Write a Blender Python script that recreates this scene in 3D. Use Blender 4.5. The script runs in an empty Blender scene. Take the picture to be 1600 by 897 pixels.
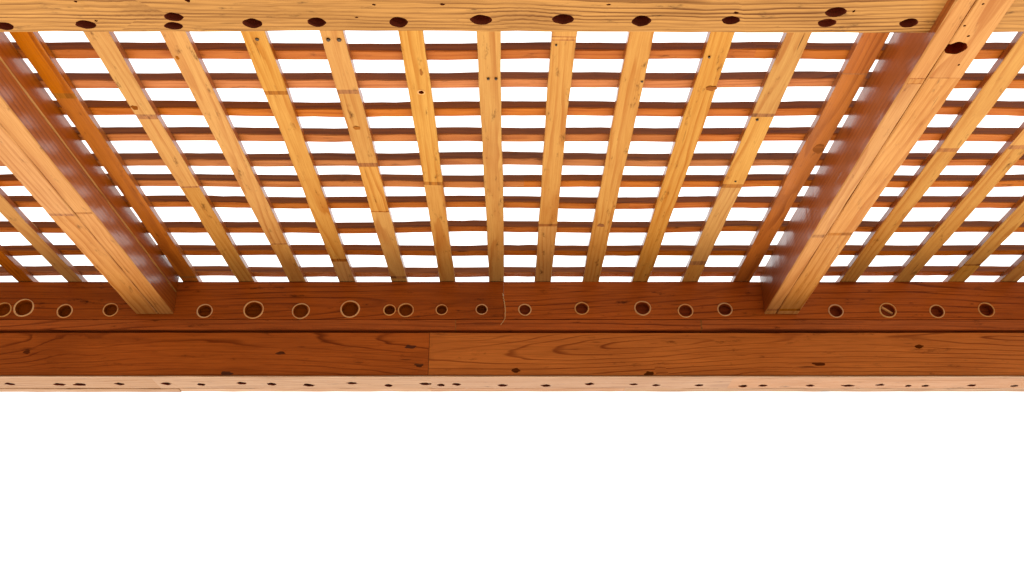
import bpy, bmesh, math, random
from mathutils import Vector, Matrix, noise

random.seed(7)
S = bpy.context.scene
COL = S.collection
R = math.radians

# ------------------------------------------------------------------ camera numbers
F = 1500.0                      # focal length in pixels of the 1600 px wide photograph
CX, CY = 793.0, 448.5
HORIZON = 1145.0
TH = math.atan((HORIZON - CY) / F)
CT, ST = math.cos(TH), math.sin(TH)
EYE = 1.5                       # eye height
H = 1.2                         # underside of the laths above the eye

def dist(y, z):                 # horizontal distance of a thing z metres above the eye seen on row y
    return z / math.tan(TH + math.atan((CY - y) / F))
def hgt(y, d):                  # height above the eye of a thing d metres ahead seen on row y
    return d * math.tan(TH + math.atan((CY - y) / F))
def across(x, d, z):            # metres to the right
    return (x - CX) * (d * CT + z * ST) / F
def sx(s, z):                   # metres to the right of a line whose picture slope is s
    return s * z / CT

# ------------------------------------------------------------------ materials
def wood(name, light, dark, ring=0.5, rough=0.45, coat=0.0, coat_rough=0.2, ring_freq=85.0, knots=0.5,
         streak=0.5, tint_var=0.25, weather=0.0, tilt=0.02, zc=0.012, spec=0.10, coat_bump=0.08, line=(0.35, 0.88)):
    m = bpy.data.materials.new(name); m.use_nodes = True
    nt = m.node_tree; N = nt.nodes; L = nt.links; N.clear()
    def nd(t, **k):
        n = N.new(t)
        for a, b in k.items(): setattr(n, a, b)
        return n
    def put(sock, v):
        if hasattr(v, 'is_linked'): L.new(v, sock)
        else: sock.default_value = v
    def ma(op, a, b=0.0, c=None, clamp=False):
        n = nd('ShaderNodeMath', operation=op, use_clamp=clamp)
        put(n.inputs[0], a); put(n.inputs[1], b)
        if c is not None: put(n.inputs[2], c)
        return n.outputs[0]
    def vm(op, a, b=None):
        n = nd('ShaderNodeVectorMath', operation=op)
        put(n.inputs[0], a)
        if b is not None: put(n.inputs[1], b)
        return n.outputs[0]
    def mixc(f, a, b, bt='MIX'):
        n = nd('ShaderNodeMix', data_type='RGBA', blend_type=bt)
        put(n.inputs[0], f); put(n.inputs[6], a); put(n.inputs[7], b)
        return n.outputs[2]
    def noi(v, scale=1.0, detail=3.0, rgh=0.55):
        n = nd('ShaderNodeTexNoise'); put(n.inputs['Vector'], v)
        n.inputs['Scale'].default_value = scale; n.inputs['Detail'].default_value = detail
        n.inputs['Roughness'].default_value = rgh
        return n.outputs['Fac']
    def mapr(v, a, b, c, d, smooth=True):
        n = nd('ShaderNodeMapRange', interpolation_type='SMOOTHSTEP' if smooth else 'LINEAR')
        put(n.inputs[0], v)
        for i, q in enumerate((a, b, c, d)): n.inputs[i + 1].default_value = q
        return n.outputs[0]
    def comb(x, y, z):
        n = nd('ShaderNodeCombineXYZ'); put(n.inputs[0], x); put(n.inputs[1], y); put(n.inputs[2], z)
        return n.outputs[0]
    tc = nd('ShaderNodeTexCoord').outputs['Object']
    oi = nd('ShaderNodeObjectInfo').outputs['Random']
    sg = nd('ShaderNodeAttribute', attribute_name='seg').outputs['Fac']
    key = ma('ADD', ma('MULTIPLY', oi, 53.0), ma('MULTIPLY', sg, 7.31))
    wn = nd('ShaderNodeTexWhiteNoise', noise_dimensions='1D'); put(wn.inputs['W'], key)
    sp = nd('ShaderNodeSeparateColor'); L.new(wn.outputs['Color'], sp.inputs[0])
    r1, r2, r3 = sp.outputs
    ss = nd('ShaderNodeSeparateXYZ'); L.new(tc, ss.inputs[0])
    x = ma('ADD', ss.outputs[0], ma('MULTIPLY', key, 1.7)); y = ss.outputs[1]; z = ss.outputs[2]
    # knots: cells of a stretched voronoi, only some cells bear one
    vo = nd('ShaderNodeTexVoronoi', feature='F1')
    put(vo.inputs['Vector'], comb(ma('MULTIPLY', x, 3.2), ma('MULTIPLY', ma('ADD', y, ma('MULTIPLY', r1, 3.0)), 7.5),
                                  ma('MULTIPLY', z, 3.0)))
    vo.inputs['Scale'].default_value = 1.0
    cs = nd('ShaderNodeSeparateColor'); L.new(vo.outputs['Color'], cs.inputs[0])
    has = ma('LESS_THAN', cs.outputs[0], knots)
    kd = ma('ADD', vo.outputs['Distance'], ma('MULTIPLY', ma('SUBTRACT', noi(tc, 60, 2), 0.5), 0.08))
    kcore = ma('MULTIPLY', mapr(kd, 0.05, 0.11, 1.0, 0.0), has)
    khalo = ma('MULTIPLY', mapr(kd, 0.08, 0.42, 1.0, 0.0), has)
    # growth rings of a log whose axis runs a little askew
    wv = comb(ma('MULTIPLY', x, 1.6), ma('MULTIPLY', y, 14.0), ma('MULTIPLY', z, 14.0))
    w1 = noi(wv, 1.0, 3.0)
    w2 = noi(comb(ma('MULTIPLY', x, 5.0), ma('MULTIPLY', y, 30.0), ma('MULTIPLY', z, 30.0)), 1.0, 2.0)
    ph = ma('SINE', ma('ADD', ma('MULTIPLY', x, 2.3), ma('MULTIPLY', r2, 6.28)))
    yy = ma('ADD', ma('ADD', y, ma('MULTIPLY', ma('SUBTRACT', r2, 0.5), 0.10)), ma('MULTIPLY', ph, tilt))
    zz = ma('ADD', ma('ADD', z, ma('ADD', ma('MULTIPLY', r3, 0.05), zc)), ma('MULTIPLY', ma('SINE', ma('MULTIPLY', x, 1.7)), tilt))
    rad = ma('SQRT', ma('ADD', ma('MULTIPLY', yy, yy), ma('MULTIPLY', zz, zz)))
    rad = ma('ADD', rad, ma('MULTIPLY', w1, 0.030))
    rad = ma('ADD', rad, ma('MULTIPLY', w2, 0.004))
    rad = ma('ADD', rad, ma('MULTIPLY', khalo, 0.014))
    fr = ma('FRACT', ma('MULTIPLY', rad, ring_freq))
    late = ma('MULTIPLY', mapr(fr, line[0], line[1], 0.0, 1.0), mapr(fr, 0.90, 1.0, 1.0, 0.0))
    rstr = mapr(noi(comb(ma('MULTIPLY', x, 2.2), ma('MULTIPLY', y, 20), ma('MULTIPLY', z, 20)), 1.0, 2.0), 0.35, 0.68, 0.25, 1.0)
    late = ma('MULTIPLY', late, rstr)
    # fibres, blotches, dark checks
    fib = noi(comb(ma('MULTIPLY', x, 9.0), ma('MULTIPLY', y, 420.0), ma('MULTIPLY', z, 420.0)), 1.0, 3.0, 0.6)
    blo = noi(comb(ma('MULTIPLY', x, 2.5), ma('MULTIPLY', y, 16.0), ma('MULTIPLY', z, 16.0)), 1.0, 4.0, 0.6)
    chk = noi(comb(ma('MULTIPLY', x, 7.0), ma('MULTIPLY', y, 150.0), ma('MULTIPLY', z, 150.0)), 1.0, 2.0, 0.5)
    chk = ma('MULTIPLY', mapr(chk, 0.70, 0.76, 0.0, 1.0), mapr(blo, 0.42, 0.6, 0.0, 1.0))
    dirt = noi(comb(ma('MULTIPLY', x, 14.0), ma('MULTIPLY', y, 45.0), ma('MULTIPLY', z, 45.0)), 1.0, 5.0, 0.7)
    dirt = ma('MULTIPLY', mapr(dirt, 0.57, 0.76, 0.0, 1.0), weather)
    lc = (*light, 1); dc = (*dark, 1)
    c = mixc(mapr(blo, 0.3, 0.75, 0.0, 0.75), lc, tuple(a * 0.62 + b * 0.38 for a, b in zip(light, dark)) + (1,))
    c = mixc(ma('MULTIPLY', late, ring), c, dc)
    c = mixc(ma('MULTIPLY', mapr(fib, 0.35, 0.75, 0.0, 1.0), streak * 0.45), c, dc)
    c = mixc(ma('MULTIPLY', khalo, 0.35), c, dc)
    kc = tuple(v * 0.22 for v in dark) + (1,)
    c = mixc(ma('MULTIPLY', kcore, 0.9), c, kc)
    c = mixc(ma('MULTIPLY', chk, 0.75), c, kc)
    c = mixc(dirt, c, kc)
    # board to board differences
    hv = nd('ShaderNodeHueSaturation')
    put(hv.inputs['Hue'], ma('ADD', 0.5, ma('MULTIPLY', ma('SUBTRACT', r3, 0.5), 0.010 * tint_var / 0.25)))
    put(hv.inputs['Saturation'], ma('ADD', 1.0, ma('MULTIPLY', ma('SUBTRACT', r2, 0.5), 0.25 * tint_var / 0.25)))
    put(hv.inputs['Value'], ma('ADD', 1.0, ma('MULTIPLY', ma('SUBTRACT', r1, 0.5), tint_var)))
    put(hv.inputs['Color'], c)
    bs = nd('ShaderNodeBsdfPrincipled')
    L.new(hv.outputs[0], bs.inputs['Base Color'])
    put(bs.inputs['Roughness'], ma('ADD', rough, ma('MULTIPLY', ma('SUBTRACT', blo, 0.5), 0.25)))
    bs.inputs['Coat Weight'].default_value = coat
    bs.inputs['Specular IOR Level'].default_value = spec
    bs.inputs['Coat Roughness'].default_value = coat_rough
    bu = nd('ShaderNodeBump'); bu.inputs['Strength'].default_value = 0.35; bu.inputs['Distance'].default_value = 0.0012
    hh = ma('SUBTRACT', ma('ADD', ma('MULTIPLY', fib, 0.5), ma('MULTIPLY', blo, 0.8)), ma('ADD', ma('MULTIPLY', late, 0.3), ma('ADD', chk, kcore)))
    L.new(hh, bu.inputs['Height']); L.new(bu.outputs[0], bs.inputs['Normal'])
    bc = nd('ShaderNodeBump'); bc.inputs['Strength'].default_value = coat_bump; bc.inputs['Distance'].default_value = 0.001
    L.new(hh, bc.inputs['Height']); L.new(bc.outputs[0], bs.inputs['Coat Normal'])
    out = nd('ShaderNodeOutputMaterial'); L.new(bs.outputs[0], out.inputs[0])
    return m

M = {
 'rafter': wood('honey_pine', (0.585, 0.385, 0.132), (0.35, 0.130, 0.022), ring=0.65, rough=0.55, knots=0.16, streak=0.8, tint_var=0.17, weather=0.95, spec=0.04),
 'rafter_red': wood('amber_pine', (0.50, 0.190, 0.028), (0.20, 0.050, 0.006), ring=0.7, rough=0.36, coat=0.04, knots=0.22, streak=0.7, tint_var=0.14, weather=0.6, spec=0.06),
 'batten': wood('red_cedar', (0.51, 0.205, 0.054), (0.26, 0.062, 0.010), ring=0.55, rough=0.5, knots=0.2, streak=0.8, tint_var=0.20, weather=0.8, spec=0.05),
 'header': wood('knotty_pine', (0.54, 0.330, 0.118), (0.10, 0.032, 0.006), ring=0.95, rough=0.55, ring_freq=105, knots=0.35, streak=0.9, tint_var=0.08, weather=0.9, tilt=0.012, spec=0.06),
 'beam': wood('planed_pine', (0.56, 0.335, 0.130), (0.32, 0.115, 0.022), ring=0.7, rough=0.5, knots=0.04, streak=0.9, tint_var=0.12, weather=0.7, spec=0.06),
 'ledger': wood('dark_stained_pine', (0.52, 0.130, 0.026), (0.11, 0.018, 0.004), ring=0.85, rough=0.40, coat=0.08, knots=0.06, streak=0.9, tint_var=0.05, weather=0.9, ring_freq=62, zc=-0.10, tilt=0.03, line=(0.66, 0.92)),
 'fascia': wood('mahogany_stained_pine', (0.80, 0.280, 0.068), (0.22, 0.044, 0.008), ring=0.85, rough=0.38, coat=0.10, knots=0.05, streak=0.8, tint_var=0.05, weather=0.6, ring_freq=70, tilt=0.04, zc=-0.11, line=(0.70, 0.93)),
 'fascia_dark': wood('umber_stained_pine', (0.63, 0.178, 0.038), (0.15, 0.026, 0.005), ring=0.85, rough=0.38, coat=0.10, knots=0.05, streak=0.8, tint_var=0.05, weather=0.6, ring_freq=70, tilt=0.04, zc=-0.11, line=(0.70, 0.93)),  # darker red left board, its colour also carries the light fading leftwards
 'ledger_light': wood('russet_stained_pine', (0.62, 0.168, 0.034), (0.14, 0.024, 0.005), ring=0.85, rough=0.40, coat=0.08, knots=0.06, streak=0.9, tint_var=0.05, weather=0.9, ring_freq=62, zc=-0.10, tilt=0.03, line=(0.66, 0.92)),  # ledger stain lightened to paint in the stronger light at the right
 'soffit': wood('bleached_pine', (0.38, 0.240, 0.150), (0.22, 0.110, 0.050), ring=0.75, rough=0.5, coat=0.03, knots=0.1, streak=0.9, tint_var=0.2, weather=0.7, spec=0.05),
 'splice': wood('splice_end_grain', (0.44, 0.21, 0.06), (0.10, 0.032, 0.008), ring=0.8, rough=0.6, knots=0.0, streak=1.0, tint_var=0.3, weather=1.0),
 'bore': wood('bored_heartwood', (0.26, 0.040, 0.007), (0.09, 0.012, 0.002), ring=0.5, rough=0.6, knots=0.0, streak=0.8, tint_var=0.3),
 'side': wood('varnished_brown_side', (0.38, 0.112, 0.020), (0.18, 0.042, 0.007), ring=0.8, rough=0.4, coat=0.5, coat_rough=0.14, coat_bump=0.35, knots=0.15, streak=1.0, tint_var=0.12, weather=0.4),  # varnished stain on beam sides; on battens the brown stands in for shade
 'knot_pale': wood('brown_knot', (0.36, 0.15, 0.038), (0.07, 0.020, 0.005), ring=0.9, rough=0.5, knots=0.0, streak=0.6, tint_var=0.3, ring_freq=300, spec=0.02, weather=0.6),
 'knot': wood('dark_knot', (0.17, 0.045, 0.008), (0.04, 0.009, 0.002), ring=0.9, rough=0.5, knots=0.0, streak=0.6, tint_var=0.3, ring_freq=260, spec=0.02),
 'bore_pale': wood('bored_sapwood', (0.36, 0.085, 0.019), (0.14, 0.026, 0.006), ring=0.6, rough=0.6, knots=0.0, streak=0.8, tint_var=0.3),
 'rim': wood('pale_rim_wood', (0.90, 0.56, 0.25), (0.68, 0.34, 0.11), ring=0.3, rough=0.4, knots=0.0, streak=0.5, tint_var=0.2),
}
def plain(name, c, rough, metal=0.0):
    m = bpy.data.materials.new(name); m.use_nodes = True
    nt = m.node_tree; b = nt.nodes['Principled BSDF']
    n = nt.nodes.new('ShaderNodeTexNoise'); n.inputs['Scale'].default_value = 300
    r = nt.nodes.new('ShaderNodeValToRGB')
    r.color_ramp.elements[0].color = (*[v * 0.6 for v in c], 1); r.color_ramp.elements[1].color = (*[v * 1.3 for v in c], 1)
    nt.links.new(n.outputs['Fac'], r.inputs[0]); nt.links.new(r.outputs[0], b.inputs['Base Color'])
    b.inputs['Roughness'].default_value = rough; b.inputs['Metallic'].default_value = metal
    return m
M['nail'] = plain('rusted_nail', (0.03, 0.018, 0.012), 0.5, 0.6)
M['drip'] = plain('dried_resin', (0.75, 0.5, 0.22), 0.4)

# ------------------------------------------------------------------ the pergola
REAR = 2.12 * H                 # distance of the rear beam's near face
PERG = bpy.data.objects.new('pergola', None); COL.objects.link(PERG)
PERG.location = (0, REAR, EYE + hgt(588, REAR))
PERG['label'] = 'wooden pergola roof of honey coloured laths on dark stained beam with bored holes'
PERG['category'] = 'pergola'

WM = {}
def link(name, me, mats, mw, parent):
    for m in mats: me.materials.append(m)
    o = bpy.data.objects.new(name, me); COL.objects.link(o); o.parent = parent
    pw = Matrix.Translation(PERG.location) if parent is PERG else WM[parent.name]
    WM[o.name] = mw.copy(); o.matrix_basis = pw.inverted() @ mw
    return o

def frame(p0, p1):              # local x along p0 -> p1, z up
    d = (p1 - p0); ln = d.length; d.normalize()
    up = Vector((0, 0, 1)); yv = up.cross(d).normalized(); zv = d.cross(yv)
    mw = Matrix((( d.x, yv.x, zv.x, p0.x), (d.y, yv.y, zv.y, p0.y), (d.z, yv.z, zv.z, p0.z), (0, 0, 0, 1)))
    return mw, ln

def board_mesh(name, ln, w, h, ch=0.0016, bow=0.0, rough=0.0006, step=0.05, bands=(), key=0.0, twist=0.0, only_under=False, sides=False, bow2=0.0, wav=0.0):
    """a sawn board along x: 0..ln, y -w/2..w/2, z 0..h; bands = (x, half width) of splices"""
    xs = set([0.0, ln])
    n = max(2, int(ln / step))
    for i in range(1, n): xs.add(ln * i / n)
    cuts = []
    for bx, hw in bands:
        for e in (bx - hw, bx + hw):
            if 0.002 < e < ln - 0.002: cuts.append(e)
    xs = sorted([x for x in xs if all(abs(x - c) > 0.006 for c in cuts)] + cuts)
    bm = bmesh.new(); fl = bm.faces.layers.float.new('seg')
    rings = []
    s0 = key * 13.7
    prof = [(-w/2+ch, 0), (w/2-ch, 0), (w/2, ch), (w/2, h-ch), (w/2-ch, h), (-w/2+ch, h), (-w/2, h-ch), (-w/2, ch)]
    for x in xs:
        oy = noise.noise(Vector((x * 2.1 + s0, s0, 1.3))) * bow
        oz = noise.noise(Vector((x * 2.6 + s0, s0, 7.7))) * bow + noise.noise(Vector((x * 7.5 + s0, s0, 2.7))) * bow2
        wk = 1 + wav * noise.noise(Vector((x * 5.0 + s0, s0, 11.3)))
        tw = noise.noise(Vector((x * 1.5 + s0, s0, 4.4))) * twist
        rg = []
        for k, (py, pz) in enumerate(prof):
            jy = noise.noise(Vector((x * 30 + s0, k * 3.1, s0))) * rough
            jz = noise.noise(Vector((x * 30 + s0, k * 3.1, s0 + 9))) * rough
            rg.append(bm.verts.new((x, py * wk + oy + jy + tw * pz, pz + oz + jz - tw * py)))
        rings.append(rg)
    def segof(x):
        k = 0
        for bx, hw in bands:
            if x > bx: k += 1
        return k
    for i in range(len(xs) - 1):
        mx = (xs[i] + xs[i + 1]) / 2
        mi = 0
        for bx, hw in bands:
            if abs(mx - bx) < hw and hw > 0.0: mi = 1
        for k in range(8):
            k2 = (k + 1) % 8
            f = bm.faces.new((rings[i][k2], rings[i][k], rings[i + 1][k], rings[i + 1][k2]))
            if only_under and k: f.material_index = 0; f[fl] = key
            else: f.material_index = mi; f[fl] = key + segof(mx)
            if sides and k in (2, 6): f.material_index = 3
    for rg, fl_ in ((rings[0], False), (rings[-1], True)):
        f = bm.faces.new(rg if not fl_ else list(reversed(rg)))
        f.material_index = 0
    bm.normal_update()
    bmesh.ops.recalc_face_normals(bm, faces=bm.faces)
    me = bpy.data.meshes.new(name); bm.to_mesh(me); bm.free()
    return me

NK = [0]
def board(name, p0, p1, w, h, mat, parent=None, label=None, **kw):
    NK[0] += 1
    mw, ln = frame(Vector(p0), Vector(p1))
    me = board_mesh(name, ln, w, h, key=NK[0] * 0.37, **kw)
    o = link(name, me, [M[mat], M['splice'], M['bore'], M['side']], mw, parent or PERG)
    if label: o['label'] = label
    return o

def blob_cut(bm, c, ax, ay, az, a, b, depth, pts=28, ragged=0.08, seed=0, point=0.0):
    """a bored pit: ragged ellipse a x b (half sizes) in the plane ax, ay, sunk depth along az"""
    top, bot = [], []
    for i in range(pts):
        t = 2 * math.pi * i / pts
        k = 1 + ragged * noise.noise(Vector((math.cos(t) * 1.7 + seed * 3.3, math.sin(t) * 1.7, seed * 1.9))) * 1.6
        px = a * k * math.cos(t); py = b * k * math.sin(t) * (1 - point * abs(math.cos(t)) ** 2)
        top.append(bm.verts.new(c + ax * px + ay * py - az * 0.02))
        bot.append(bm.verts.new(c + ax * px * 0.93 + ay * py * 0.93 + az * depth))
    fs = [bm.faces.new(list(reversed(top))), bm.faces.new(bot)]
    for i in range(pts):
        j = (i + 1) % pts
        fs.append(bm.faces.new((top[i], top[j], bot[j], bot[i])))
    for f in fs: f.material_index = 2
    return fs

def carve(o, holes):
    """cut pits into o; holes are given in world space: centre, x axis, y axis, inward axis, a, b, depth, ragged, point"""
    bm = bmesh.new(); inv = WM[o.name].inverted(); r3 = inv.to_3x3()
    for k, (c, ax, ay, az, a, b, dp, rg, pt) in enumerate(holes):
        blob_cut(bm, inv @ c, r3 @ ax, r3 @ ay, r3 @ az, a, b, dp, ragged=rg, seed=k + len(o.name), point=pt)
    bmesh.ops.recalc_face_normals(bm, faces=bm.faces)
    me = bpy.data.meshes.new('pit_tool'); bm.to_mesh(me); bm.free()
    for m in o.data.materials: me.materials.append(m)
    t = bpy.data.objects.new('pit_tool', me); COL.objects.link(t)
    keep_parent, keep_mb = o.parent, o.matrix_basis.copy()
    o.parent = None; o.matrix_basis = Matrix.Identity(4)
    md = o.modifiers.new('pits', 'BOOLEAN'); md.operation = 'DIFFERENCE'; md.solver = 'EXACT'; md.object = t
    md.use_self = True
    dg = bpy.context.evaluated_depsgraph_get(); dg.update()
    nm = bpy.data.meshes.new_from_object(o.evaluated_get(dg))
    o.modifiers.clear(); old = o.data; nm.name = old.name + '_cut'; o.data = nm
    o.parent = keep_parent; o.matrix_basis = keep_mb
    bpy.data.objects.remove(t); bpy.data.meshes.remove(me)

def ring_mesh(name, r_out, r_in, h, n=40, seed=0):
    bm = bmesh.new(); vs = []
    for i in range(n):
        t = 2 * math.pi * i / n
        k = 1 + 0.035 * noise.noise(Vector((math.cos(t) + seed * 5.1, math.sin(t), seed)))
        ri = r_in + (r_out - r_in) * (0.05 + 0.6 * noise.noise(Vector((math.cos(t) * .8 + seed * 2.3, math.sin(t) * .8, seed * 1.7 + 4))))
        ri = min(ri, r_out - 0.0008)
        prof = [(ri, -0.008), (ri, h * 0.7), ((ri + r_out) / 2, h), (r_out, h * 0.6), (r_out, -0.002)]
        vs.append([bm.verts.new((r * k * math.cos(t), r * k * math.sin(t), z)) for r, z in prof])
    for i in range(n):
        a, b = vs[i], vs[(i + 1) % n]
        for q in range(4):
            f = bm.faces.new((a[q], b[q], b[q + 1], a[q + 1])); f.smooth = True
        bm.faces.new((b[0], a[0], a[-1], b[-1]))
    bmesh.ops.recalc_face_normals(bm, faces=bm.faces)
    me = bpy.data.meshes.new(name); bm.to_mesh(me); bm.free()
    return me

def disc_mesh(name, r, h, n=14):
    bm = bmesh.new()
    bmesh.ops.create_cone(bm, cap_ends=True, segments=n, radius1=r * 0.8, radius2=r, depth=h)
    me = bpy.data.meshes.new(name); bm.to_mesh(me); bm.free()
    return me

UP = Vector((0, 0, 1)); RT = Vector((1, 0, 0)); FW = Vector((0, 1, 0))
def W(x, d, z): return Vector((x, d, EYE + z))

# ---- laths running away from the camera (slopes of the underside's two edges, near end and far end)
RH = 0.0145 * H                 # lath thickness
NEAR = 1.04 * H; FAR = REAR + 0.10
laths = [   # near left, near right, far left, far right, material, splice rows
 (-1.222, -1.188, -1.215, -1.182, 'rafter_red', []),
 (-1.085, -1.051, -1.085, -1.053, 'rafter_red', []),
 (-0.976, -0.942, -0.976, -0.943, 'rafter', []),
 (-0.712, -0.679, -0.720, -0.684, 'rafter_red', [(150, 5.5), (433, 2)]),
 (-0.606, -0.571, -0.597, -0.561, 'rafter', [(182, 5), (292, 1.5)]),
 (-0.494, -0.460, -0.484, -0.447, 'rafter', [(381, 1.0)]),
 (-0.381, -0.346, -0.373, -0.336, 'rafter', [(145, 4), (407, 3)]),
 (-0.2685, -0.234, -0.258, -0.222, 'rafter', [(144, 4.5), (258, 4), (331, 1), (434, 2.5)]),
 (-0.156, -0.1215, -0.151, -0.116, 'rafter', [(287, 3.5)]),
 (-0.043, -0.0105, -0.043, -0.008, 'rafter', []),
 (0.064, 0.098, 0.060, 0.0965, 'rafter', [(57, 1.2), (62, 1.2), (352, 2.5)]),
 (0.175, 0.2095, 0.166, 0.203, 'rafter', []),
 (0.290, 0.325, 0.2745, 0.313, 'rafter', []),
 (0.400, 0.435, 0.3855, 0.424, 'rafter', [(180, 3.5), (290, 4), (411, 4)]),
 (0.510, 0.546, 0.499, 0.538, 'rafter_red', [(115, 1.0)]),
 (0.738, 0.774, 0.735, 0.774, 'rafter', [(234, 4)]),
 (0.856, 0.894, 0.856, 0.894, 'rafter', [(231, 4)]),
 (0.970, 1.010, 0.976, 1.014, 'rafter', [(414, 1.5)]),
 (1.088, 1.128, 1.091, 1.132, 'rafter', []),
 (1.205, 1.243, 1.207, 1.245, 'rafter', []),
]
lath_objs = []
for a0, a1, b0, b1, mat, sp in laths:
    x0 = sx((a0 + a1) / 2, H); x1 = sx((b0 + b1) / 2, H)
    dn, df = dist(57, H), dist(442, H)
    k = (x1 - x0) / (df - dn)
    xn = x0 + k * (NEAR - dn); xf = x0 + k * (FAR - dn)
    w = sx(((a1 - a0) + (b1 - b0)) / 2, H)
    bands = []
    for row, half in sp:
        d = dist(row, H); bands.append((d - NEAR, 0.75 * abs(dist(row - half, H) - d)))
    o = board('lath', W(xn, NEAR, H), W(xf, FAR, H), w, RH, mat, bands=bands, bow=0.0026, rough=0.0012, twist=0.03, sides=True, wav=0.09,
              label='amber stained lath, darker than its neighbours' if mat == 'rafter_red' else None)
    lath_objs.append((o, x0, k, dn))

def lath_nail(i, px, py, r=0.0042):
    o, x0, k, dn = lath_objs[i]
    d = dist(py, H - 0.001); x = across(px, d, H)
    mw = Matrix.Translation(W(x, d, H - 0.0006))
    link('nail_head', disc_mesh('nail_head', r, 0.005), [M['nail']], mw, o)
for i, px, py, r in ((6, 402, 61, .0045), (7, 513, 62, .0045), (7, 530, 62, .0052), (9, 763, 123, .0035), (9, 775, 123, .0035),
                     (12, 1108, 89, .003), (13, 1183, 187, .0035), (13, 1149, 283, .003), (11, 1003, 127, .003), (10, 869, 70, .0025)):
    lath_nail(i, px, py, r)
# drilled hole with a pale rim in one lath
carve(lath_objs[8][0], [(W(across(658, dist(144, H), H), dist(144, H), H), RT, FW, UP, .0055, .0055, .010, .05, 0)])
link('hole_rim', ring_mesh('hole_rim', .0085, .0055, .0014, seed=3), [M['rim']],
     Matrix.Translation(W(across(658, dist(144, H), H), dist(144, H), H + .0004)) @ Matrix.Rotation(math.pi, 4, 'X'), lath_objs[8][0])

# ---- battens lying across the laths (rows of each batten's near lower edge in the photograph)
BZ = H + RH + 0.0015
rows = [77, 125, 169.5, 210, 249.5, 282.5, 317, 355.5, 392, 425.5]
ds = [dist(r, BZ) for r in rows]
pitch = (ds[0] - ds[4]) / -4
near_ds = [ds[0] - pitch * k for k in range(2, 0, -1)]
BW, BH = 0.0290, 0.0200
XW = 2.35
for i, d in enumerate(near_ds + ds):
    board('batten', W(-XW, d + BW / 2, BZ), W(XW, d + BW / 2, BZ), BW, BH, 'batten', bow=0.0050, bow2=0.0016, rough=0.0012, step=0.03, sides=True,  # dark side faces paint in the shade on the battens' near faces
          bands=[(0.7 + 0.61 * ((i * 37) % 10) / 10, 0.0), (2.3 + 0.9 * ((i * 53) % 10) / 10, 0.0)], twist=0.05)

# ---- header beam overhead, its underside towards the camera
HZ = 0.93 * H
HD = dist(52, HZ); HWID = 0.165
def under(px, py, z, w, h, dp, rg=0.08, pt=0.35):
    d = dist(py, z); zc = d * CT + z * ST
    a = w / 2 * zc / F
    b = abs(dist(py - h / 2, z) - dist(py + h / 2, z)) / 2
    return (W(across(px, d, z), d, z), RT, FW, UP, a, b, dp, rg, pt)
xb0 = sx(0.640, 0.912 * H); xb1 = sx(0.690, 0.912 * H)
head = board('header_beam', W(-2.3, HD - HWID / 2, HZ), W(xb0, HD - HWID / 2, HZ), HWID, H - HZ - 0.001, 'header', ch=0.004, bow=0.003,
             rough=0.002, bands=[(0.75, 0.0)], label='golden overhead beam with dark oval holes in its underside')
pits = [(7, 40, 30, 13), (134, 38, 33, 14), (271, 26.5, 31, 14), (271, 40.5, 30, 12), (394, 37, 32, 16), (495, 36, 30, 15),
        (623, 36, 31, 17), (752, 32, 36, 16), (880, 30, 36, 16), (1002, 33, 32, 17), (1142, 32, 29, 14), (1306, 18, 36, 16),
        (1292, 35, 31, 14), (1420, 36, 31, 15)]
cut = [under(x, y, HZ, w, h, .045 if x != 1292 else .012, 0.07, 0.22) for x, y, w, h in pits]
cut += [under(x, y, HZ, w, h, .012, 0.3, 0.5) for x, y, w, h in ((584, 9, 7, 3), (691, 8, 9, 4), (951, 7, 9, 3), (1334, 17, 5, 4), (557, 29, 6, 3), (150, 32, 6, 3), (118, 2, 6, 3), (293, 0, 9, 6), (1150, 20, 9, 4))]
carve(head, cut)
head2 = board('header_beam', W(xb1 + 0.002, HD - HWID / 2, HZ), W(2.4, HD - HWID / 2, HZ), HWID, H - HZ - 0.001, 'header', ch=0.004, bow=0.003, rough=0.002)

# ---- the two heavy beams under the laths, each of two plies
BB = 0.912 * H; BT = H + RH
BE = REAR - 0.003
def yb(row): return dist(row, BB)
DN = 0.95 * H
def ply(name, s0, s1, z0, z1, bands, parent=None, label=None, dn=DN, key=None):
    x0, x1 = sx(s0, BB), sx(s1, BB)
    xm = (x0 + x1) / 2
    return board(name, W(xm, dn, z0), W(xm, BE, z0), abs(x1 - x0), z1 - z0, 'beam', parent=parent, label=label,
                 bands=[(yb(r) - dn, abs(yb(r - hw) - yb(r))) for r, hw in bands], ch=0.0025, bow=0.0008, rough=0.0012, only_under=True, sides=True)
bl = ply('main_beam', -0.887, -0.8345, BB, BT, [(336, 2.0)], label='heavy varnished beam with white light on its right face')
ply('side_ply', -0.8335, -0.7975, BB, BB + 0.066, [(333, 1.5)], parent=bl)
ply('side_ply', -0.8335, -0.7980, BB + 0.0675, BT, [], parent=bl)
br = ply('main_beam', 0.6415, 0.694, BB, BT, [(121.5, 0.6), (366, 2.2), (484, 1.5)], label='heavy varnished beam with one black hole near its top end')
ply('side_ply', 0.6125, 0.6403, BB, BT, [(123, 0.8), (131, 0.5), (369, 2.2), (484, 1.5)], parent=br)
carve(br, [under(1493, 75, BB, 34, 20, .05, 0.09, 0.1), under(1513, 56, BB, 5, 3, .01), under(1507, 40, BB, 5, 3, .01), under(1536, 6, BB, 5, 3, .01), under(1498, 101, BB, 4, 3, .01)])

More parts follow.
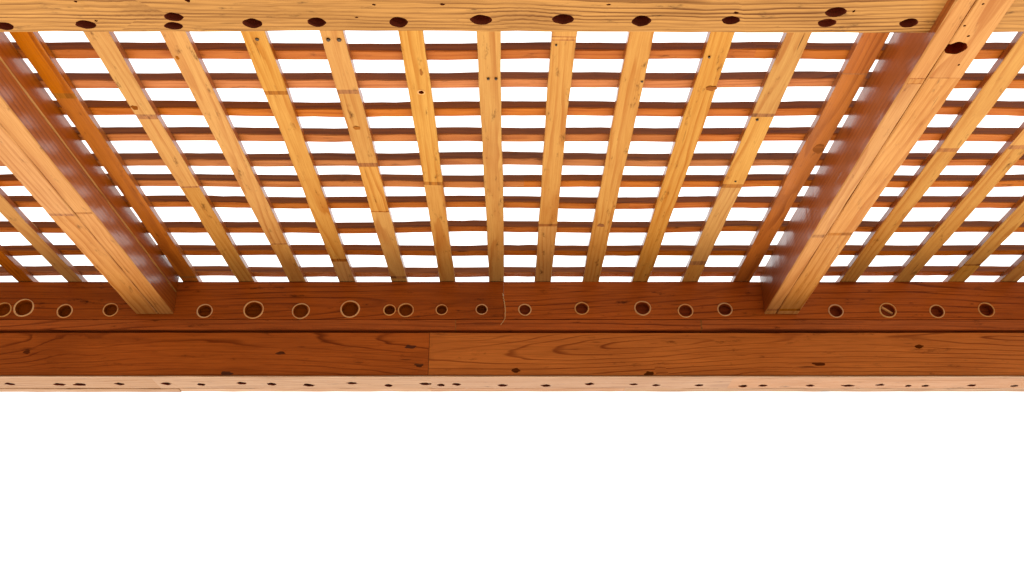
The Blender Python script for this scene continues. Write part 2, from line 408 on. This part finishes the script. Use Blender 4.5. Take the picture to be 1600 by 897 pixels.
# ---- rear beam: bored ledger, fascia board and pale soffit
Zr = lambda row: hgt(row, REAR)
zt, z1, z2, z3 = H - 0.001, Zr(499.0), Zr(514.2), Zr(587)
TH_ = 0.05
def rear(name, xa, xb, za, zb, mat, off=0.0, th=TH_, label=None, **kw):
    return board(name, W(xa, REAR + off + th / 2, za), W(xb, REAR + off + th / 2, za), th, zb - za, mat, label=label, ch=0.002, rough=0.0008, **kw)
XE = 2.35
xl = across(787, REAR, Zr(480))
led = rear('ledger_beam', -XE, xl - 0.0004, z1 + 0.0010, zt, 'ledger', bow=0.0008, label='dark stained half of the bored beam, dimmer light painted in')
led2 = rear('ledger_beam', xl + 0.0004, XE, z1 + 0.0010, zt, 'ledger_light', bow=0.0008, label='dark stained half of the bored beam, stronger light painted in')
strip = rear('ledger_strip', -XE, XE, z2, z1, 'ledger_light', off=0.001, bow=0.0005, bands=[(XE + across(712, REAR, Zr(507)), 0.001), (XE + across(1096, REAR, Zr(507)), 0.002)])
xj = across(670, REAR, Zr(550))
fas = [None, None]
fas[0] = rear('fascia_board', -XE, xj - 0.0006, z3 + 0.0025, Zr(518.8), 'fascia_dark', off=0.004, bow=0.0008)
fas[1] = rear('fascia_board', xj + 0.0006, XE, z3 + 0.0025, Zr(518.8), 'fascia', off=0.0045, bow=0.0008)
# back of the groove between ledger and fascia
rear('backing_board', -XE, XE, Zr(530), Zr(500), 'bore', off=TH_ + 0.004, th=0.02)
rings = [(5, 484, 26), (37, 481, 32), (101, 486, 25), (172.5, 484, 24), (319.5, 486, 25), (396, 484, 32), (470, 486, 28), (547, 483, 31),
         (608.5, 484.5, 20), (634, 484.6, 25), (690, 484, 19), (752.6, 483.5, 19), (820, 484, 21), (909, 482, 23), (1004, 481.6, 26.5),
         (1071, 485.8, 24.5), (1132.5, 483.5, 24), (1306, 486, 24), (1387, 485, 27), (1464, 486.5, 24), (1541, 484, 26)]
cuts = []; rim = []
for k, (px, py, dm) in enumerate(rings):
    zz = Zr(py); zc = REAR * CT + zz * ST
    r = dm / 2 * zc / F
    cuts.append((W(across(px, REAR, zz), REAR, zz), RT, UP, FW, r * 0.84, r * 0.80, 0.013 + 0.004 * ((k * 7) % 3), 0.03, 0))
    rim.append((across(px, REAR, zz), zz, r))
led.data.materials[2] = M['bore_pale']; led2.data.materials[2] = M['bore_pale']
carve(led, [c for c in cuts if c[0].x < xl]); carve(led2, [c for c in cuts if c[0].x > xl])
for k, (x, zz, r) in enumerate(rim):
    mw = Matrix.Translation(W(x, REAR + 0.0005, zz)) @ Matrix.Rotation(R(90), 4, 'X') @ Matrix.Diagonal((1, 0.95, 1, 1))
    o = link('hole_rim', ring_mesh('hole_rim', r, r * 0.86, 0.0022, seed=k), [M['rim']], mw, led if x < xl else led2)
# broken bit of wood stuck in one of the holes
x, zz, r = rim[18]
NK[0] += 1
p = Vector((x - r * .55, REAR + 0.010, EYE + zz + r * .45)); q = Vector((x + r * .62, REAR + 0.012, EYE + zz - r * .35))
mwj, ln = frame(p, q)
link('wood_chip', board_mesh('wood_chip', ln, .008, .006, key=3.3), [M['rim']], mwj, led2)
# pale crooked resin streak down the joint in the ledger
def tube(name, pts, r, mat, parent):
    bm = bmesh.new(); prev = None
    for i, p in enumerate(pts):
        rr = r * (0.5 + 0.9 * abs(noise.noise(Vector((i * .7, 2.2, .3)))))
        vs = [bm.verts.new(p + Vector((math.cos(t), 0.35 * math.sin(t), 0.25 * math.cos(t))) * rr) for t in [2 * math.pi * k / 6 for k in range(6)]]
        if prev:
            for k in range(6): bm.faces.new((prev[k], prev[(k + 1) % 6], vs[(k + 1) % 6], vs[k]))
        else: bm.faces.new(vs)
        prev = vs
    bm.faces.new(list(reversed(prev)))
    bmesh.ops.recalc_face_normals(bm, faces=bm.faces)
    me = bpy.data.meshes.new(name); bm.to_mesh(me); bm.free()
    mw = Matrix.Translation(pts[0]); me.transform(mw.inverted())
    return link(name, me, [M[mat]], mw, parent)
pts = []
for i in range(26):
    t = i / 25; row = 458 + 50 * t
    px = 785 + 4.5 * math.sin(t * 2.6) - (5 * max(0, t - .8) / .2) + 0.9 * noise.noise(Vector((i * .9, 1, 2)))
    zz = Zr(row); pts.append(W(across(px, REAR, zz), REAR - 0.0004, zz))
tube('resin_streak', pts, 0.0016, 'drip', led)

def knot_mesh(name, a, b, seed, hgt_=0.0005, n=26):
    bm = bmesh.new(); c = bm.verts.new((0, 0, hgt_)); rim_, low = [], []
    for i in range(n):
        t = 2 * math.pi * i / n
        k = 1 + 0.5 * noise.noise(Vector((math.cos(t) * 1.3 + seed * 4.1, math.sin(t) * 1.3, seed)))
        rim_.append(bm.verts.new((a * k * math.cos(t), b * k * math.sin(t), hgt_ * 0.8)))
        low.append(bm.verts.new((a * k * math.cos(t), b * k * math.sin(t), -0.002)))
    for i in range(n):
        j = (i + 1) % n
        bm.faces.new((c, rim_[i], rim_[j])); bm.faces.new((rim_[i], low[i], low[j], rim_[j]))
    bm.faces.new(list(reversed(low)))
    bmesh.ops.recalc_face_normals(bm, faces=bm.faces)
    me = bpy.data.meshes.new(name); bm.to_mesh(me); bm.free()
    return me
for k, (px, py, a, b) in enumerate(((38, 550, 10, 4), (353, 583, 9, 3.5), (438, 551, 8, 2.5), (655, 570, 7, 2.5), (806, 578, 7, 4), (1015, 583, 8, 3.5),
                                    (1280, 568, 10, 2.8), (1437, 541, 6, 3.2), (640, 541, 9, 3), (1532, 573, 6, 3))):
    zz = Zr(py); x = across(px, REAR, zz); q = (REAR * CT + zz * ST) / F
    par = fas[0] if x < xj else fas[1]
    mw = Matrix.Translation(W(x, REAR + (0.004 if x < xj else 0.0045), zz)) @ Matrix.Rotation(R(90), 4, 'X')
    link('knot', knot_mesh('knot', a * q, b * q, k), [M['knot']], mw, par)
for k, (i, px, py, a, b) in enumerate(((11, 939, 352, 5.5, 3.5), (14, 1279, 233, 9, 8), (12, 1111, 138, 8, 4), (4, 211, 168, 5, 4), (5, 277, 90, 4, 3),
                                       (7, 557, 200, 5, 3), (11, 970, 178, 6, 4), (11, 1008, 75, 5, 7), (8, 658, 113, 2, 5))):
    o, x0, kk, dn = lath_objs[i]; d = dist(py, H); x = across(px, d, H); q = (d * CT + H * ST) / F
    mw = Matrix.Translation(W(x, d, H - 0.0002)) @ Matrix.Rotation(math.pi, 4, 'X')
    link('knot', knot_mesh('knot', a * q, b * q * 1.5, k + 20), [M['knot_pale']], mw, o)
SB = Zr(588.5)                  # underside of the soffit
d0, d1, d2 = REAR - 0.006, dist(607, SB), dist(612.5, SB)
def soffit(name, xa, xb, da, db, z, th, **kw):
    return board(name, W(xa, (da + db) / 2, z), W(xb, (da + db) / 2, z), db - da, th, 'soffit', **kw)
de = dist(590.6, SB)
soffit('edge_strip', -XE, XE, d0, de - 0.001, SB - 0.0015, z3 + 0.0005 - SB, rough=0.0008)
sof = soffit('soffit_board', -XE, XE, de, d1, SB, z3 + 0.0005 - SB, ch=0.0016, rough=0.0012,
             bands=[(XE + across(232, d0, SB), 0.0004), (XE + across(672, d0, SB), 0.0), (XE + across(1148, d0, SB), 0.0)],
             label='pale bleached underside board with small dark slots')
xq = across(279, d1, SB)
soffit('edge_strip', -XE, xq - 0.001, d1 + 0.0015, d2, SB - 0.001, 0.03, rough=0.001)
soffit('edge_strip', xq + 0.001, XE, d1 + 0.0015, d2 + 0.002, SB + 0.001, 0.03, rough=0.001, bands=[(across(672, d1, SB) - xq, 0.0006), (across(975, d1, SB) - xq, 0.0006)])
slots = [(15, 600, 17), (92, 600.7, 20), (124, 601, 20), (186, 600, 17), (260, 599.5, 17), (315, 601, 15), (378, 599, 17), (425, 600, 16),
         (482, 602, 20), (550, 599, 17), (607, 602, 15), (665, 600, 20), (689, 602, 15), (713, 600.7, 15), (785, 602, 17), (853, 602.5, 18),
         (921, 600, 16), (990, 600.7, 14), (1025, 602, 14), (1092, 602, 15), (1161, 603, 15), (1192, 602.5, 16), (1266, 602.5, 15),
         (1325, 602.5, 24), (1375.5, 601.5, 16), (1419, 603, 12), (1446, 603, 14), (1518, 602.5, 16), (1585, 603, 14)]
carve(sof, [under(x, y, SB, w, 4.2 - (0.8 if x > 950 else 0), .020 if k % 3 else .012, 0.25, 0.45) for k, (x, y, w) in enumerate(slots)])
# solid core behind fascia and above the soffit
board('core_beam', W(-XE, (REAR + TH_ + .03 + d2) / 2, SB + 0.034), W(XE, (REAR + TH_ + .03 + d2) / 2, SB + 0.034), d2 - REAR - TH_ - .035, zt - SB - 0.04, 'ledger')

# ------------------------------------------------------------------ light: white overcast day beyond, dim house side behind the camera
w = bpy.data.worlds.new('World'); S.world = w; w.use_nodes = True
nt = w.node_tree; N = nt.nodes; L = nt.links
bg = N['Background']
tc = N.new('ShaderNodeTexCoord'); sep = N.new('ShaderNodeSeparateXYZ'); L.new(tc.outputs['Generated'], sep.inputs[0])
def mr(v, a, b, c, d):
    n = N.new('ShaderNodeMapRange'); n.interpolation_type = 'SMOOTHSTEP'; L.new(v, n.inputs[0])
    for i, q in enumerate((a, b, c, d)): n.inputs[i + 1].default_value = q
    return n.outputs[0]
def mm(op, a, b):
    n = N.new('ShaderNodeMath'); n.operation = op
    for i, q in enumerate((a, b)):
        if hasattr(q, 'is_linked'): L.new(q, n.inputs[i])
        else: n.inputs[i].default_value = q
    return n.outputs[0]
ahead = mr(sep.outputs[1], 0.0, 0.72, 0.0, 1.0)             # bright open side ahead
sky = mm('MULTIPLY', mr(sep.outputs[2], 0.35, 0.95, 0.0, 1.0), mr(sep.outputs[1], -0.45, 0.15, 0.1, 1.0))
down = mr(sep.outputs[2], -0.62, -0.97, 0.0, 1.0)           # added weak light from straight below
low = mr(sep.outputs[2], 0.0, -0.12, 0.0, 1.0)              # sunlit ground in the open
amb = mr(sep.outputs[0], -0.9, 0.9, 0.16, 0.58)             # the shaded side behind the camera
lum = mm('MAXIMUM', mm('MULTIPLY', ahead, mm('ADD', 1.5, mm('MULTIPLY', low, 2.3))), mm('MAXIMUM', mm('MULTIPLY', sky, 1.3), mm('MULTIPLY', down, 0.8)))
lum = mm('MAXIMUM', lum, amb)
L.new(lum, bg.inputs['Strength'])
mx = N.new('ShaderNodeMix'); mx.data_type = 'RGBA'
L.new(low, mx.inputs[0]); mx.inputs[6].default_value = (1.0, 1.0, 1.0, 1); mx.inputs[7].default_value = (1.0, 0.90, 0.74, 1)
mx2 = N.new('ShaderNodeMix'); mx2.data_type = 'RGBA'
L.new(mr(sep.outputs[2], -0.45, -0.85, 0.0, 1.0), mx2.inputs[0]); L.new(mx.outputs[2], mx2.inputs[6]); mx2.inputs[7].default_value = (1.0, 0.60, 0.30, 1)  # added orange bounce from below, no surface there
L.new(mx2.outputs[2], bg.inputs['Color'])
sun = bpy.data.lights.new('sun', 'SUN'); sun.energy = 0.6; sun.angle = R(25); sun.color = (1, 0.96, 0.9)
so = bpy.data.objects.new('sun', sun); COL.objects.link(so)
so.location = (0, 6, 8)
so.rotation_euler = Vector((-0.15, -0.55, -1)).to_track_quat('-Z', 'Y').to_euler()

# ------------------------------------------------------------------ camera and render
cam = bpy.data.cameras.new('camera'); co = bpy.data.objects.new('camera', cam); COL.objects.link(co)
cam.sensor_width = 36; cam.lens = F / 1600 * 36; cam.clip_start = 0.02; cam.clip_end = 500
cam.shift_x = (800 - CX) / 1600
co.location = (0, 0, EYE); co.rotation_euler = (math.pi / 2 + TH, 0, 0)
S.camera = co
S.render.engine = 'CYCLES'
S.cycles.max_bounces = 8; S.cycles.diffuse_bounces = 5; S.cycles.use_denoising = True
S.view_settings.view_transform = 'Standard'; S.view_settings.look = 'None'
S.view_settings.exposure = 0.42; S.view_settings.gamma = 1
